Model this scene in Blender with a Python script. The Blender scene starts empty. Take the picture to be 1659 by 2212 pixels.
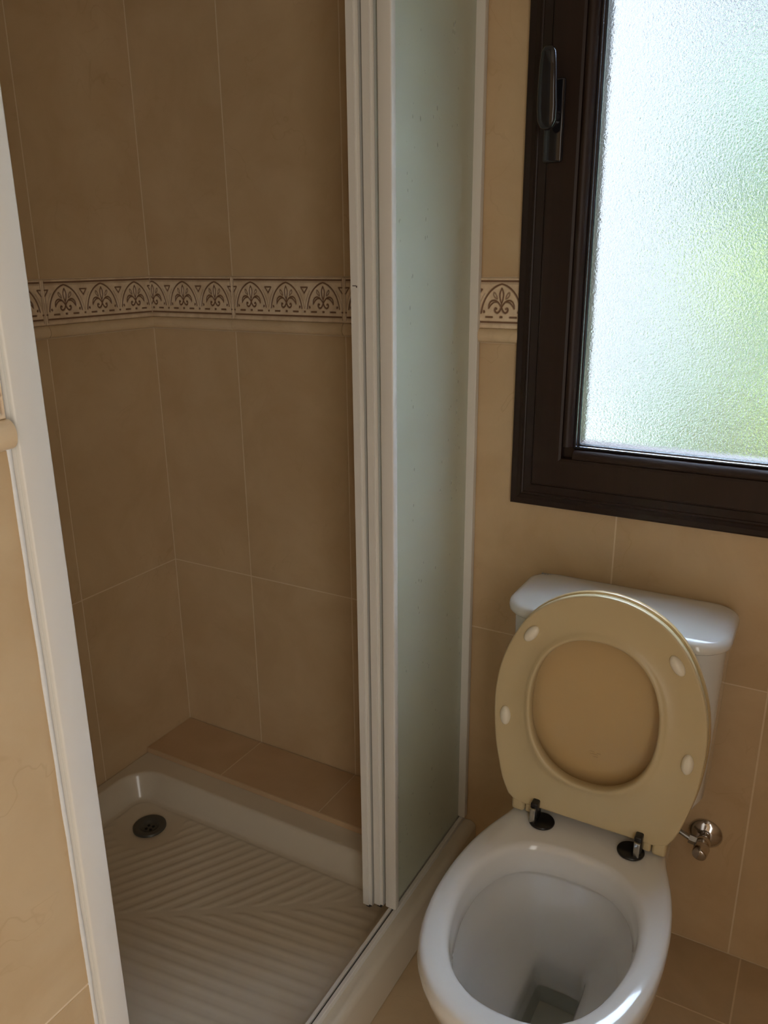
import bpy, bmesh, math, random
import numpy as np
from mathutils import Vector, Matrix
random.seed(7); rng = np.random.default_rng(7)
S = bpy.context.scene
COL = S.collection

# ------------------------------------------------------------------ camera
YAW, PITCH, ROLL, FPX = -0.5169, 0.3068, -0.0090, 1732.2
CAM = Vector((1.4652, -1.4569, 1.3559))
fw = Vector((math.sin(YAW)*math.cos(PITCH), math.cos(YAW)*math.cos(PITCH), -math.sin(PITCH)))
rt0 = Vector((math.cos(YAW), -math.sin(YAW), 0)); up0 = rt0.cross(fw)
rt = rt0*math.cos(ROLL) + up0*math.sin(ROLL); up = -rt0*math.sin(ROLL) + up0*math.cos(ROLL)
cd = bpy.data.cameras.new('camera'); cam = bpy.data.objects.new('camera', cd); COL.objects.link(cam)
R3 = Matrix((rt, up, -fw)).transposed()
cam.matrix_world = Matrix.Translation(CAM) @ R3.to_4x4()
cd.sensor_fit = 'VERTICAL'; cd.sensor_height = 36.0; cd.lens = 36.0*FPX/2212.0
cd.clip_start = 0.02; cd.clip_end = 200
S.camera = cam

# ------------------------------------------------------------------ light
W = bpy.data.worlds.new('sky'); S.world = W; W.use_nodes = True
wn = W.node_tree.nodes; wl = W.node_tree.links; wn.clear()
wo = wn.new('ShaderNodeOutputWorld'); wb = wn.new('ShaderNodeBackground')
# daytime sky: pale at the horizon, much brighter high up where the thin cloud is lit
wt = wn.new('ShaderNodeTexCoord'); wsx = wn.new('ShaderNodeSeparateXYZ'); wr = wn.new('ShaderNodeValToRGB')
wl.new(wt.outputs['Generated'], wsx.inputs[0]); wl.new(wsx.outputs['Z'], wr.inputs['Fac'])
e = wr.color_ramp.elements
e[0].position = 0.0; e[0].color = (.0095, .0102, .0115, 1); e[1].position = .95; e[1].color = (.62, .78, 1.0, 1)
e2 = e.new(.44); e2.color = (.0105, .0125, .0155, 1); e3 = e.new(.62); e3.color = (.58, .75, 1.0, 1)
wl.new(wr.outputs['Color'], wb.inputs['Color']); wb.inputs['Strength'].default_value = 31.0
wl.new(wb.outputs[0], wo.inputs[0])
sl = bpy.data.lights.new('sun', 'SUN'); sl.energy = 4.0; sl.angle = 0.01; sl.color = (1.0, 0.95, 0.86)
so = bpy.data.objects.new('sun', sl); COL.objects.link(so)
so.rotation_euler = Vector((0.55, 0.62, -0.80)).to_track_quat('-Z', 'Y').to_euler()
# added fill light from the right, set in an invented doorway out of view
al = bpy.data.lights.new('fill_light', 'AREA'); al.shape = 'RECTANGLE'; al.size = 0.8; al.size_y = 1.95
al.energy = 10.0; al.color = (1.0, 0.95, 0.885)
ao = bpy.data.objects.new('fill_light', al); COL.objects.link(ao)
ao.location = (1.99, -2.00, 1.05); ao.rotation_euler = Vector((-1, 0, 0)).to_track_quat('-Z', 'Y').to_euler()
S.view_settings.view_transform = 'Standard'; S.view_settings.look = 'None'
S.view_settings.gamma = 1.0; S.view_settings.exposure = 0.60; S.view_settings.use_curve_mapping = False

# ------------------------------------------------------------------ materials
def newmat(name):
    m = bpy.data.materials.new(name); m.use_nodes = True
    nt = m.node_tree; nt.nodes.clear()
    o = nt.nodes.new('ShaderNodeOutputMaterial'); b = nt.nodes.new('ShaderNodeBsdfPrincipled')
    nt.links.new(b.outputs[0], o.inputs[0]); return m, nt, b
def N(nt, t, **kw):
    n = nt.nodes.new(t)
    for k, v in kw.items():
        if k in n.inputs: n.inputs[k].default_value = v
        else: setattr(n, k, v)
    return n
def simple(name, col, rough=.4, metal=0, coat=0, spec=.5, noise=0.0, nscale=20, bump=0.0):
    m, nt, b = newmat(name)
    b.inputs['Roughness'].default_value = rough; b.inputs['Metallic'].default_value = metal
    b.inputs['Coat Weight'].default_value = coat; b.inputs['Coat Roughness'].default_value = .06
    b.inputs['Specular IOR Level'].default_value = spec
    tc = N(nt, 'ShaderNodeTexCoord'); nz = N(nt, 'ShaderNodeTexNoise', Scale=nscale, Detail=4.0)
    nt.links.new(tc.outputs['Object'], nz.inputs['Vector'])
    mx = N(nt, 'ShaderNodeMix', data_type='RGBA')
    c2 = tuple(max(0, c*(1-noise)) for c in col)
    mx.inputs['A'].default_value = (*col, 1); mx.inputs['B'].default_value = (*c2, 1)
    nt.links.new(nz.outputs['Fac'], mx.inputs['Factor']); nt.links.new(mx.outputs['Result'], b.inputs['Base Color'])
    if bump:
        bp = N(nt, 'ShaderNodeBump', Strength=bump, Distance=.001)
        nt.links.new(nz.outputs['Fac'], bp.inputs['Height']); nt.links.new(bp.outputs[0], b.inputs['Normal'])
    return m

def tile_mat(name, c1, c2, cv, rough=.38, vein=.35):
    m, nt, b = newmat(name)
    b.inputs['Roughness'].default_value = rough
    tc = N(nt, 'ShaderNodeTexCoord'); at = N(nt, 'ShaderNodeAttribute', attribute_name='tid')
    sc = N(nt, 'ShaderNodeVectorMath', operation='SCALE'); sc.inputs['Scale'].default_value = 7.3
    cb = N(nt, 'ShaderNodeCombineXYZ')
    for i in range(3): nt.links.new(at.outputs['Fac'], cb.inputs[i])
    nt.links.new(cb.outputs[0], sc.inputs[0])
    ad = N(nt, 'ShaderNodeVectorMath', operation='ADD')
    nt.links.new(tc.outputs['Object'], ad.inputs[0]); nt.links.new(sc.outputs[0], ad.inputs[1])
    n1 = N(nt, 'ShaderNodeTexNoise', Scale=6.0, Detail=7.0, Roughness=.62, Distortion=.6)
    n2 = N(nt, 'ShaderNodeTexNoise', Scale=9.0, Detail=3.0, Roughness=.55, Distortion=.5)
    nt.links.new(ad.outputs[0], n1.inputs['Vector']); nt.links.new(ad.outputs[0], n2.inputs['Vector'])
    r1 = N(nt, 'ShaderNodeMapRange'); r1.inputs[1].default_value = .35; r1.inputs[2].default_value = .65
    nt.links.new(n1.outputs['Fac'], r1.inputs[0])
    mx = N(nt, 'ShaderNodeMix', data_type='RGBA')
    mx.inputs['A'].default_value = (*c1, 1); mx.inputs['B'].default_value = (*c2, 1)
    nt.links.new(r1.outputs[0], mx.inputs['Factor'])
    # thin veins: where the second noise crosses its middle value
    s = N(nt, 'ShaderNodeMath', operation='SUBTRACT'); s.inputs[1].default_value = .5
    a = N(nt, 'ShaderNodeMath', operation='ABSOLUTE')
    nt.links.new(n2.outputs['Fac'], s.inputs[0]); nt.links.new(s.outputs[0], a.inputs[0])
    r2 = N(nt, 'ShaderNodeMapRange'); r2.inputs[1].default_value = .012; r2.inputs[2].default_value = 0.0
    nt.links.new(a.outputs[0], r2.inputs[0])
    n3 = N(nt, 'ShaderNodeTexNoise', Scale=4.0, Detail=2.0); nt.links.new(ad.outputs[0], n3.inputs['Vector'])
    r3 = N(nt, 'ShaderNodeMapRange'); r3.inputs[1].default_value = .5; r3.inputs[2].default_value = .68
    nt.links.new(n3.outputs['Fac'], r3.inputs[0])
    mu = N(nt, 'ShaderNodeMath', operation='MULTIPLY'); nt.links.new(r2.outputs[0], mu.inputs[0]); nt.links.new(r3.outputs[0], mu.inputs[1])
    mu2 = N(nt, 'ShaderNodeMath', operation='MULTIPLY'); mu2.inputs[1].default_value = vein; nt.links.new(mu.outputs[0], mu2.inputs[0])
    m2 = N(nt, 'ShaderNodeMix', data_type='RGBA'); m2.inputs['B'].default_value = (*cv, 1)
    nt.links.new(mx.outputs['Result'], m2.inputs['A']); nt.links.new(mu2.outputs[0], m2.inputs['Factor'])
    nt.links.new(m2.outputs['Result'], b.inputs['Base Color'])
    bp = N(nt, 'ShaderNodeBump', Strength=.08, Distance=.002); nt.links.new(n1.outputs['Fac'], bp.inputs['Height'])
    nt.links.new(bp.outputs[0], b.inputs['Normal'])
    return m
M = {}
M['tile'] = tile_mat('beige_marbled_tile', (.56,.40,.225), (.63,.47,.28), (.40,.25,.12), vein=.28)
M['floor_tile'] = tile_mat('floor_tile', (.50,.37,.22), (.60,.45,.28), (.36,.23,.12), rough=.42, vein=.25)
M['ledge_tile'] = tile_mat('ledge_tile', (.56,.385,.22), (.62,.435,.26), (.45,.26,.14), rough=.45, vein=.1)
M['rail_tile'] = tile_mat('cream_bullnose_tile', (.66,.50,.30), (.76,.60,.40), (.48,.34,.2), rough=.32, vein=.5)
M['grout'] = simple('cream_grout', (.80,.66,.47), .8, noise=.12, nscale=60)
M['plaster'] = simple('white_ceiling_paint', (.78,.75,.70), .8, noise=.04)
M['ceramic'] = simple('white_glazed_ceramic', (.77,.77,.74), .12, coat=.5, noise=.03, nscale=3)
M['acrylic'] = simple('white_tray_enamel', (.70,.63,.50), .2, coat=.7, noise=.05, nscale=5)
M['white_metal'] = simple('white_lacquered_profile', (.78,.76,.70), .32, noise=.04, nscale=8)
M['seal'] = simple('white_sealant', (.82,.84,.84), .45, noise=.12, nscale=90, bump=.6)
M['dark_grey'] = simple('dark_grey_strip', (.06,.06,.055), .5)
M['ivory'] = simple('ivory_seat_plastic', (.60,.49,.28), .33, noise=.06, nscale=5)
M['lid_ivory'] = simple('ivory_lid_bounce_tint', (.56,.40,.19), .3, noise=.06, nscale=5)  # same ivory plastic as the seat, warm bounce light put into the colour
M['bumper'] = simple('pale_bumper_rubber', (.85,.80,.66), .4)
M['black'] = simple('black_plastic', (.012,.012,.013), .3)
M['handle'] = simple('black_lacquered_handle', (.010,.010,.014), .13, coat=.4)
M['steel'] = simple('brushed_steel', (.45,.46,.45), .3, metal=1.0)
M['chrome'] = simple('chrome', (.62,.60,.58), .12, metal=1.0)
M['drain'] = simple('dull_drain_steel', (.10,.10,.085), .38, metal=.35)
M['hole'] = simple('drain_hole_black', (.006,.006,.005), .8)
M['gasket'] = simple('glossy_black_gasket', (.015,.016,.022), .16, coat=.6)
M['mark'] = simple('grey_print', (.30,.31,.32), .5)
M['faint'] = simple('faint_moulded_mark', (.52,.37,.18), .4)
M['sky_block'] = simple('cream_sky_block_paint', (.72,.66,.55), .8)
M['scuff'] = simple('dark_scuff', (.09,.07,.06), .6)
# dark wood-look frame
m, nt, b = newmat('dark_brown_wood_lacquer'); M['wood'] = m
b.inputs['Roughness'].default_value = .42; b.inputs['Specular IOR Level'].default_value = .35
tc = N(nt, 'ShaderNodeTexCoord'); mp = N(nt, 'ShaderNodeMapping'); mp.inputs['Scale'].default_value = (60, 60, 3)
nz = N(nt, 'ShaderNodeTexNoise', Scale=2.0, Detail=5.0)
nt.links.new(tc.outputs['Object'], mp.inputs[0]); nt.links.new(mp.outputs[0], nz.inputs['Vector'])
mx = N(nt, 'ShaderNodeMix', data_type='RGBA'); mx.inputs['A'].default_value = (.013,.0065,.0045,1); mx.inputs['B'].default_value = (.030,.014,.009,1)
nt.links.new(nz.outputs['Fac'], mx.inputs['Factor']); nt.links.new(mx.outputs['Result'], b.inputs['Base Color'])
# relief border: clay base with brown stain sitting in the pressed lines ('dirt' attribute)
m, nt, b = newmat('relief_border_ceramic'); M['border'] = m
b.inputs['Roughness'].default_value = .42
at = N(nt, 'ShaderNodeAttribute', attribute_name='dirt'); tc = N(nt, 'ShaderNodeTexCoord')
nz = N(nt, 'ShaderNodeTexNoise', Scale=35.0, Detail=5.0); nt.links.new(tc.outputs['Object'], nz.inputs['Vector'])
mx = N(nt, 'ShaderNodeMix', data_type='RGBA'); mx.inputs['A'].default_value = (.70,.54,.36,1); mx.inputs['B'].default_value = (.86,.70,.50,1)
r = N(nt, 'ShaderNodeMapRange'); r.inputs[1].default_value = .35; r.inputs[2].default_value = .65
nt.links.new(nz.outputs['Fac'], r.inputs[0]); nt.links.new(r.outputs[0], mx.inputs['Factor'])
m2 = N(nt, 'ShaderNodeMix', data_type='RGBA'); m2.inputs['B'].default_value = (.20,.105,.055,1)
nt.links.new(at.outputs['Fac'], m2.inputs['Factor']); nt.links.new(mx.outputs['Result'], m2.inputs['A']); nt.links.new(m2.outputs['Result'], b.inputs['Base Color'])
# patterned frosted window glass
m, nt, b = newmat('frosted_window_glass'); M['frost'] = m
b.inputs['Transmission Weight'].default_value = 1.0; b.inputs['IOR'].default_value = 1.45
b.inputs['Roughness'].default_value = .03; b.inputs['Base Color'].default_value = (.99,.99,.98,1)
tc = N(nt, 'ShaderNodeTexCoord'); nz = N(nt, 'ShaderNodeTexNoise', Scale=260.0, Detail=2.0, Roughness=.6)
nt.links.new(tc.outputs['Object'], nz.inputs['Vector'])
bp = N(nt, 'ShaderNodeBump', Strength=.60, Distance=.0020); nt.links.new(nz.outputs['Fac'], bp.inputs['Height']); nt.links.new(bp.outputs[0], b.inputs['Normal'])
# milky shower screen with fine drop relief
m, nt, b = newmat('milky_drop_acrylic'); M['screen'] = m
b.inputs['Base Color'].default_value = (.86,.90,.76,1); b.inputs['Roughness'].default_value = .30; b.inputs['Coat Weight'].default_value = 1.0; b.inputs['Coat Roughness'].default_value = .38; b.inputs['Coat IOR'].default_value = 2.0
b.inputs['Transmission Weight'].default_value = .10; b.inputs['IOR'].default_value = 1.49
tc = N(nt, 'ShaderNodeTexCoord'); mp = N(nt, 'ShaderNodeMapping'); mp.inputs['Scale'].default_value = (1, 1, .45)
vo = N(nt, 'ShaderNodeTexVoronoi', Scale=95.0); vo.inputs['Randomness'].default_value = 1.0
nt.links.new(tc.outputs['Object'], mp.inputs[0]); nt.links.new(mp.outputs[0], vo.inputs['Vector'])
mp2 = N(nt, 'ShaderNodeMapping'); mp2.inputs['Scale'].default_value = (40, 40, 5)
nz = N(nt, 'ShaderNodeTexNoise', Scale=1.0, Detail=2.0); nt.links.new(tc.outputs['Object'], mp2.inputs[0]); nt.links.new(mp2.outputs[0], nz.inputs['Vector'])
th = N(nt, 'ShaderNodeMapRange'); th.inputs[1].default_value = .50; th.inputs[2].default_value = .72; th.inputs[3].default_value = .05; th.inputs[4].default_value = .30
nt.links.new(nz.outputs['Fac'], th.inputs[0])
dv = N(nt, 'ShaderNodeMath', operation='DIVIDE'); nt.links.new(vo.outputs['Distance'], dv.inputs[0]); nt.links.new(th.outputs[0], dv.inputs[1])
sb = N(nt, 'ShaderNodeMath', operation='SUBTRACT', use_clamp=True); sb.inputs[0].default_value = 1.0; nt.links.new(dv.outputs[0], sb.inputs[1])
bp = N(nt, 'ShaderNodeBump', Strength=.6, Distance=.002, invert=True); nt.links.new(sb.outputs[0], bp.inputs['Height']); nt.links.new(bp.outputs[0], b.inputs['Normal'])
rr = N(nt, 'ShaderNodeMapRange'); rr.inputs[3].default_value = .42; rr.inputs[4].default_value = .04; nt.links.new(bp.outputs[0], b.inputs['Coat Normal']); nt.links.new(rr.outputs[0], b.inputs['Coat Roughness'])
nt.links.new(sb.outputs[0], rr.inputs[0]); nt.links.new(rr.outputs[0], b.inputs['Roughness'])
tl = N(nt, 'ShaderNodeBsdfTranslucent'); tl.inputs['Color'].default_value = (.90,.93,.84,1); nt.links.new(bp.outputs[0], tl.inputs['Normal'])
ms = N(nt, 'ShaderNodeMixShader'); ms.inputs[0].default_value = .38; out = [n for n in nt.nodes if n.type == 'OUTPUT_MATERIAL'][0]
nt.links.new(b.outputs[0], ms.inputs[1]); nt.links.new(tl.outputs[0], ms.inputs[2]); nt.links.new(ms.outputs[0], out.inputs[0])
# water
m, nt, b = newmat('still_water'); M['water'] = m
b.inputs['Transmission Weight'].default_value = 1; b.inputs['IOR'].default_value = 1.33; b.inputs['Roughness'].default_value = .02
b.inputs['Base Color'].default_value = (.86,.9,.82,1)
# outdoors
M['leaf'] = simple('green_foliage', (.022,.048,.010), .6, noise=.5, nscale=3)
M['leaf2'] = simple('yellow_green_foliage', (.16,.18,.03), .6, noise=.4, nscale=3)
M['bark'] = simple('tree_bark', (.10,.07,.05), .8, noise=.4, nscale=10)
M['grass'] = simple('sunlit_lawn', (.045,.06,.02), .9, noise=.4, nscale=2)
M['paving'] = simple('pale_paving', (.11,.10,.085), .8, noise=.1, nscale=2)
M['stucco'] = simple('white_stucco', (.13,.118,.105), .85, noise=.04, nscale=4)

# ------------------------------------------------------------------ helpers
def tag(o, label=None, cat=None, kind=None, group=None):
    if label: o['label'] = label
    if cat: o['category'] = cat
    if kind: o['kind'] = kind
    if group: o['group'] = group
    return o
def empty(name, loc):
    o = bpy.data.objects.new(name, None); o.location = loc; o.empty_display_size = .05; COL.objects.link(o); return o
def link(name, me, mats, parent=None):
    o = bpy.data.objects.new(name, me); COL.objects.link(o)
    for mt in (mats if isinstance(mats, (list, tuple)) else [mats]): me.materials.append(mt)
    if parent is not None:
        o.parent = parent
        # geometry is written in world coordinates: cancel the parent's offset
        w = Vector((0, 0, 0)); p = parent
        while p is not None: w += p.location; p = p.parent
        o.location = -w
    return o
def from_bm(name, bm, mats, parent=None, smooth=False, angle=None):
    me = bpy.data.meshes.new(name); bm.normal_update(); bm.to_mesh(me); bm.free()
    if smooth or angle is not None:
        me.shade_smooth()
        if angle is not None: me.set_sharp_from_angle(angle=math.radians(angle))
    return link(name, me, mats, parent)
def box(bm, a, b, bev=0.0, seg=2, mi=0):
    x0, y0, z0 = [min(a[i], b[i]) for i in range(3)]; x1, y1, z1 = [max(a[i], b[i]) for i in range(3)]
    v = [bm.verts.new(p) for p in ((x0,y0,z0),(x1,y0,z0),(x1,y1,z0),(x0,y1,z0),(x0,y0,z1),(x1,y0,z1),(x1,y1,z1),(x0,y1,z1))]
    fs = [bm.faces.new([v[i] for i in f]) for f in ((0,3,2,1),(4,5,6,7),(0,1,5,4),(1,2,6,5),(2,3,7,6),(3,0,4,7))]
    for f in fs: f.material_index = mi
    if bev:
        es = list({e for f in fs for e in f.edges})
        bmesh.ops.bevel(bm, geom=es, offset=bev, segments=seg, profile=.5, affect='EDGES')
def boxobj(name, a, b, mat, parent=None, bev=0.0, seg=3):
    bm = bmesh.new(); box(bm, a, b, bev, seg)
    return from_bm(name, bm, mat, parent, angle=35 if bev else None)
def loft(bm, rings, closed=False, cap0=False, cap1=False, mi=0):
    vr = [[bm.verts.new(p) for p in r] for r in rings]; n = len(rings[0])
    pairs = list(zip(vr[:-1], vr[1:])) + ([(vr[-1], vr[0])] if closed else [])
    for a, b in pairs:
        for i in range(n):
            j = (i+1) % n
            f = bm.faces.new((a[i], a[j], b[j], b[i])); f.material_index = mi
    if cap0: bm.faces.new(list(reversed(vr[0]))).material_index = mi
    if cap1: bm.faces.new(vr[-1]).material_index = mi
    return vr
def cyl(bm, p0, p1, r0, r1=None, n=28, rounded=0.0):
    r1 = r0 if r1 is None else r1
    p0 = Vector(p0); p1 = Vector(p1); d = (p1-p0).normalized()
    a = d.orthogonal().normalized(); b = d.cross(a)
    L = (p1-p0).length
    st = [(0, r0), (1, r1)]
    if rounded: st = [(0, r0-rounded), (rounded*.3/L, r0-rounded*.3), (rounded/L, r0), (1-rounded/L, r1), (1-rounded*.3/L, r1-rounded*.3), (1, r1-rounded)]
    rings = [[p0+d*(t*L)+(a*math.cos(2*math.pi*i/n)+b*math.sin(2*math.pi*i/n))*r for i in range(n)] for t, r in st]
    loft(bm, rings, cap0=True, cap1=True)
def ellipsoid(bm, c, ax, r, n=20):
    T = Matrix((ax[0], ax[1], ax[2])).transposed().to_4x4(); T.translation = c
    bmesh.ops.create_uvsphere(bm, u_segments=n, v_segments=n//2+2, radius=1.0, matrix=T @ Matrix.Diagonal((*r, 1)))

def tiled(name, O, U, V, Nn, cells, mats, hole=None, gap=.0016, th=.0006, slab=.10, parent=None, ext=(0,0), low=0.0):
    """a wall slab (grout colour) with tiles standing proud; cells = list of (u0,u1,v0,v1)."""
    O, U, V, Nn = map(Vector, (O, U, V, Nn)); bm = bmesh.new(); lay = bm.faces.layers.float.new('tid')
    P = lambda u, v, h: O + U*u + V*v + Nn*h
    rnd = random.Random(name)
    def rects(r, h):
        u0, u1, v0, v1 = r
        if not h: return [r]
        a, b2, c, d = h
        if a >= u1 or b2 <= u0 or c >= v1 or d <= v0: return [r]
        out = []
        if u0 < a: out.append((u0, a, v0, v1))
        if u1 > b2: out.append((b2, u1, v0, v1))
        m0, m1 = max(u0, a), min(u1, b2)
        if v0 < c: out.append((m0, m1, v0, c))
        if v1 > d: out.append((m0, m1, d, v1))
        return out
    def prism(r, h0, h1, mi, t):
        u0, u1, v0, v1 = r
        vs = [bm.verts.new(P(*q)) for q in ((u0,v0,h0),(u1,v0,h0),(u1,v1,h0),(u0,v1,h0),(u0,v0,h1),(u1,v0,h1),(u1,v1,h1),(u0,v1,h1))]
        for f in ((0,3,2,1),(4,5,6,7),(0,1,5,4),(1,2,6,5),(2,3,7,6),(3,0,4,7)):
            fc = bm.faces.new([vs[i] for i in f]); fc.material_index = mi; fc[lay] = t
    full = (min(c[0] for c in cells)-ext[0], max(c[1] for c in cells)+ext[1], min(c[2] for c in cells)-low, max(c[3] for c in cells))
    for r in rects(full, hole): prism(r, -slab, 0.0-th, 1, 0)
    for c in cells:
        t = rnd.random(); c2 = (c[0]+gap, c[1]-gap, c[2]+gap, c[3]-gap)
        for r in rects(c2, hole): prism(r, -th-.0003, 0.0, 0, t)
    bmesh.ops.recalc_face_normals(bm, faces=bm.faces)
    return from_bm(name, bm, mats, parent)
def grid_cells(us, vs): return [(a, b, c, d) for a, b in zip(us[:-1], us[1:]) for c, d in zip(vs[:-1], vs[1:])]

# ------------------------------------------------------------------ the room
TM = [M['tile'], M['grout']]
ZC = 2.40; XR = 1.98; YB = -2.70
BZ0, BZ1 = 1.2265, 1.3190            # relief border
vs_low = [0, .6, 1.2, BZ1]; vrows = [(0,.6),(.6,1.2),(1.2,BZ1),(BZ1,1.919),(1.919,ZC)]
def cells(us, rows=vrows): return [(a, b, c, d) for a, b in zip(us[:-1], us[1:]) for c, d in rows]
DY0, DY1, DZ = 1.58, 2.42, 2.05     # added doorway for the fill light, in the right wall (distances from the back wall)
WX0, WX1, WZ0, WZ1 = .932, 1.70, .894, 2.02       # window outer rectangle
tag(tiled('wall_back', (0,0,0), (1,0,0), (0,0,1), (0,-1,0), cells([0,.253,.548,.843,1.138,1.433,1.728,XR]), TM,
          hole=(WX0+.03, WX1-.03, WZ0+.03, WZ1-.03), slab=.14, ext=(.12,.12), low=.1), kind='structure')
tag(tiled('wall_left', (0,0,0), (0,-1,0), (0,0,1), (1,0,0), cells([0,.308,.603,.898,1.12]), TM, slab=.1, ext=(.1,.1)), kind='structure')
# partition beside the shower: its long face carries the door jamb, its end closes the shower
tag(tiled('wall_front_left', (.842,0,0), (0,-1,0), (0,0,1), (1,0,0), cells([1.022,1.317,1.612,1.907,2.202,2.497,-YB]), TM, slab=.10), kind='structure')
tag(tiled('wall_shower_end', (0,-1.022,0), (1,0,0), (0,0,1), (0,1,0), cells([0,.295,.59,.742]), TM, slab=.09, ext=(.08,.05)), kind='structure')
tag(tiled('wall_right', (XR,0,0), (0,-1,0), (0,0,1), (-1,0,0), cells([0,.295,.59,.885,1.18,1.475,1.77,2.065,2.36,-YB]), TM, hole=(DY0, DY1, -.01, DZ), slab=.1, ext=(.1,.1)), kind='structure')
tag(tiled('wall_front', (0,YB,0), (1,0,0), (0,0,1), (0,1,0), cells([.742,1.037,1.332,1.627,XR]), TM, slab=.1), kind='structure')
fu = [1.457-.33*k for k in range(5, -3, -1)]; fv = [.171+.33*k for k in range(-1, 9)]
fu = [max(-.1, min(XR+.05, u)) for u in fu]; fv = [max(0, v) for v in fv]
tag(tiled('floor', (0,0,0), (1,0,0), (0,-1,0), (0,0,1), grid_cells(fu, fv), [M['floor_tile'], M['grout']], slab=.1, ext=(.1,.1)), kind='structure')
bm = bmesh.new(); box(bm, (-.12,.14,ZC), (XR+.12,YB-.12,ZC+.12)); tag(from_bm('ceiling', bm, M['plaster']), kind='structure')
bm = bmesh.new()   # lining of the added, unseen doorway that holds the fill light
box(bm, (XR-.012,-DY0+.05,0), (XR+.10,-DY0,DZ+.05), .004); box(bm, (XR-.012,-DY1,0), (XR+.10,-DY1-.05,DZ+.05), .004); box(bm, (XR-.012,-DY1,DZ), (XR+.10,-DY0,DZ+.05), .004)
tag(from_bm('fill_doorway', bm, M['wood']), kind='structure')

bm = bmesh.new()   # added closed box beyond the doorway, unseen, keeps the sky light out
box(bm, (XR+1.3,-.6,-.1), (XR+1.4,-2.8,ZC+.1)); box(bm, (XR+.1,-.5,-.1), (XR+1.4,-.6,ZC+.1)); box(bm, (XR+.1,-2.8,-.1), (XR+1.4,-2.9,ZC+.1))
box(bm, (XR+.1,-.5,ZC), (XR+1.4,-2.9,ZC+.1)); box(bm, (XR+.1,-.5,-.1), (XR+1.4,-2.9,0))
tag(from_bm('wall_sky_block', bm, M['sky_block']), kind='structure')
# bullnose rail under the border
def bullnose(name, O, U, Nn, L):
    O, U, Nn = map(Vector, (O, U, Nn)); bm = bmesh.new(); lay = bm.faces.layers.float.new('tid'); prof = []
    for k in range(13):
        a = -math.pi/2 + math.pi*k/12
        prof.append((.0135*max(0, math.cos(a))**.75 + .001, .0132*math.sin(a)))
    prof = [(-.002, -.0132)] + prof + [(-.002, .0132)]
    u = 0.0; seams = L
    start = 0
    for a, b in zip(seams[:-1], seams[1:]):
        vr = [[bm.verts.new(O + U*t + Nn*h + Vector((0,0,1.2135+z))) for h, z in prof] for t in (a+.0007, b-.0007)]
        t = random.random()
        for i in range(len(prof)-1):
            f = bm.faces.new((vr[0][i], vr[1][i], vr[1][i+1], vr[0][i+1])); f[lay] = t
        for r in vr: bm.faces.new(r)[lay] = t
    bmesh.ops.recalc_face_normals(bm, faces=bm.faces)
    o = from_bm(name, bm, M['rail_tile'], angle=50); return tag(o, kind='structure')

# relief border: every line of the motif is pressed into the clay
PIT = .0955
def seglist():
    S_ = []
    def pl(pts, w, d=1.0):
        for a, b in zip(pts[:-1], pts[1:]): S_.append((a[0], a[1], b[0], b[1], w, d))
    def bez(p, n=8):
        out = []
        for k in range(n+1):
            t = k/n
            if len(p) == 3: q = [(1-t)**2*p[0][i]+2*t*(1-t)*p[1][i]+t*t*p[2][i] for i in (0,1)]
            else: q = [(1-t)**3*p[0][i]+3*t*(1-t)**2*p[1][i]+3*t*t*(1-t)*p[2][i]+t**3*p[3][i] for i in (0,1)]
            out.append(q)
        return out
    T = []   # motif in cell coordinates, centre u=0
    def m(pts, w, d=1.0, both=True):
        T.append((pts, w, d))
        if both: T.append(([(-a, b) for a, b in pts], w, d))
    m(bez([(-.0405,.0285),(-.036,.062),(-.016,.078),(0,.0815)], 10), .0011)
    m(bez([(0,.0735),(.0052,.064),(.0048,.060),(0,.0455)], 8), .0009)
    m([(0,.0455),(0,.040)], .0008, both=False)
    m(bez([(.0085,.0545),(.0085,.060),(.0135,.067),(.0155,.0655)], 6), .0007, .8)
    m(bez([(.0085,.0545),(.0125,.0555),(.0175,.0615),(.0155,.0655)], 6), .0007, .8)
    m(bez([(.001,.0405),(.006,.050),(.0145,.0555),(.0215,.0495)], 8), .0010)
    m(bez([(.0215,.0495),(.0245,.0465),(.0255,.043),(.0252,.0375)], 5), .0010)
    m(bez([(.0095,.0490),(.015,.0505),(.0205,.0455),(.0252,.0375)], 6), .0009)
    m(bez([(.0005,.0385),(.003,.030),(.0085,.0265),(.0120,.0315)], 8), .0013)
    m(bez([(.0120,.0315),(.0145,.036),(.0115,.0395),(.0095,.0365)], 6), .0014)
    m([(.0345,.0305),(.0350,.0315)], .0018)
    m([(PIT/2,.0595),(PIT/2-.0085,.0715),(PIT/2,.0715)], .0009)
    m(bez([(.0470,.0285),(.0440,.045),(.040,.055),(.034,.064)],6), .0006, .35)
    m([(-.0012,.0215),(.0012,.0215)], .0017, both=False)
    m([(PIT/2-.0008,.0215),(PIT/2,.0215)], .0015)
    m([(PIT/4-.0060,.0213),(PIT/4+.0065,.0213)], .0012)
    for cx_ in (.052, .052+PIT, .052+2*PIT):
        for pts, w, d in T: pl([(cx_+a, b) for a, b in pts], w, d)
    pl([(.006,.0865),(.289,.0865)], .0013); pl([(.006,.0825),(.289,.0825)], .0008, .4)
    pl([(.007,.0118),(.288,.0118)], .0013); pl([(.007,.0085),(.288,.0085)], .0007, .3)
    pl([(.0045,.006),(.0045,.089)], .0008, .5); pl([(.2905,.006),(.2905,.089)], .0008, .5)
    return S_
SEG = seglist(); TW = .2945; TH = .0925; STEP = .00085
gu = np.arange(0, TW+1e-9, TW/round(TW/STEP)); gv = np.arange(0, TH+1e-9, TH/round(TH/STEP))
D = np.zeros((len(gv), len(gu)))
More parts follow.
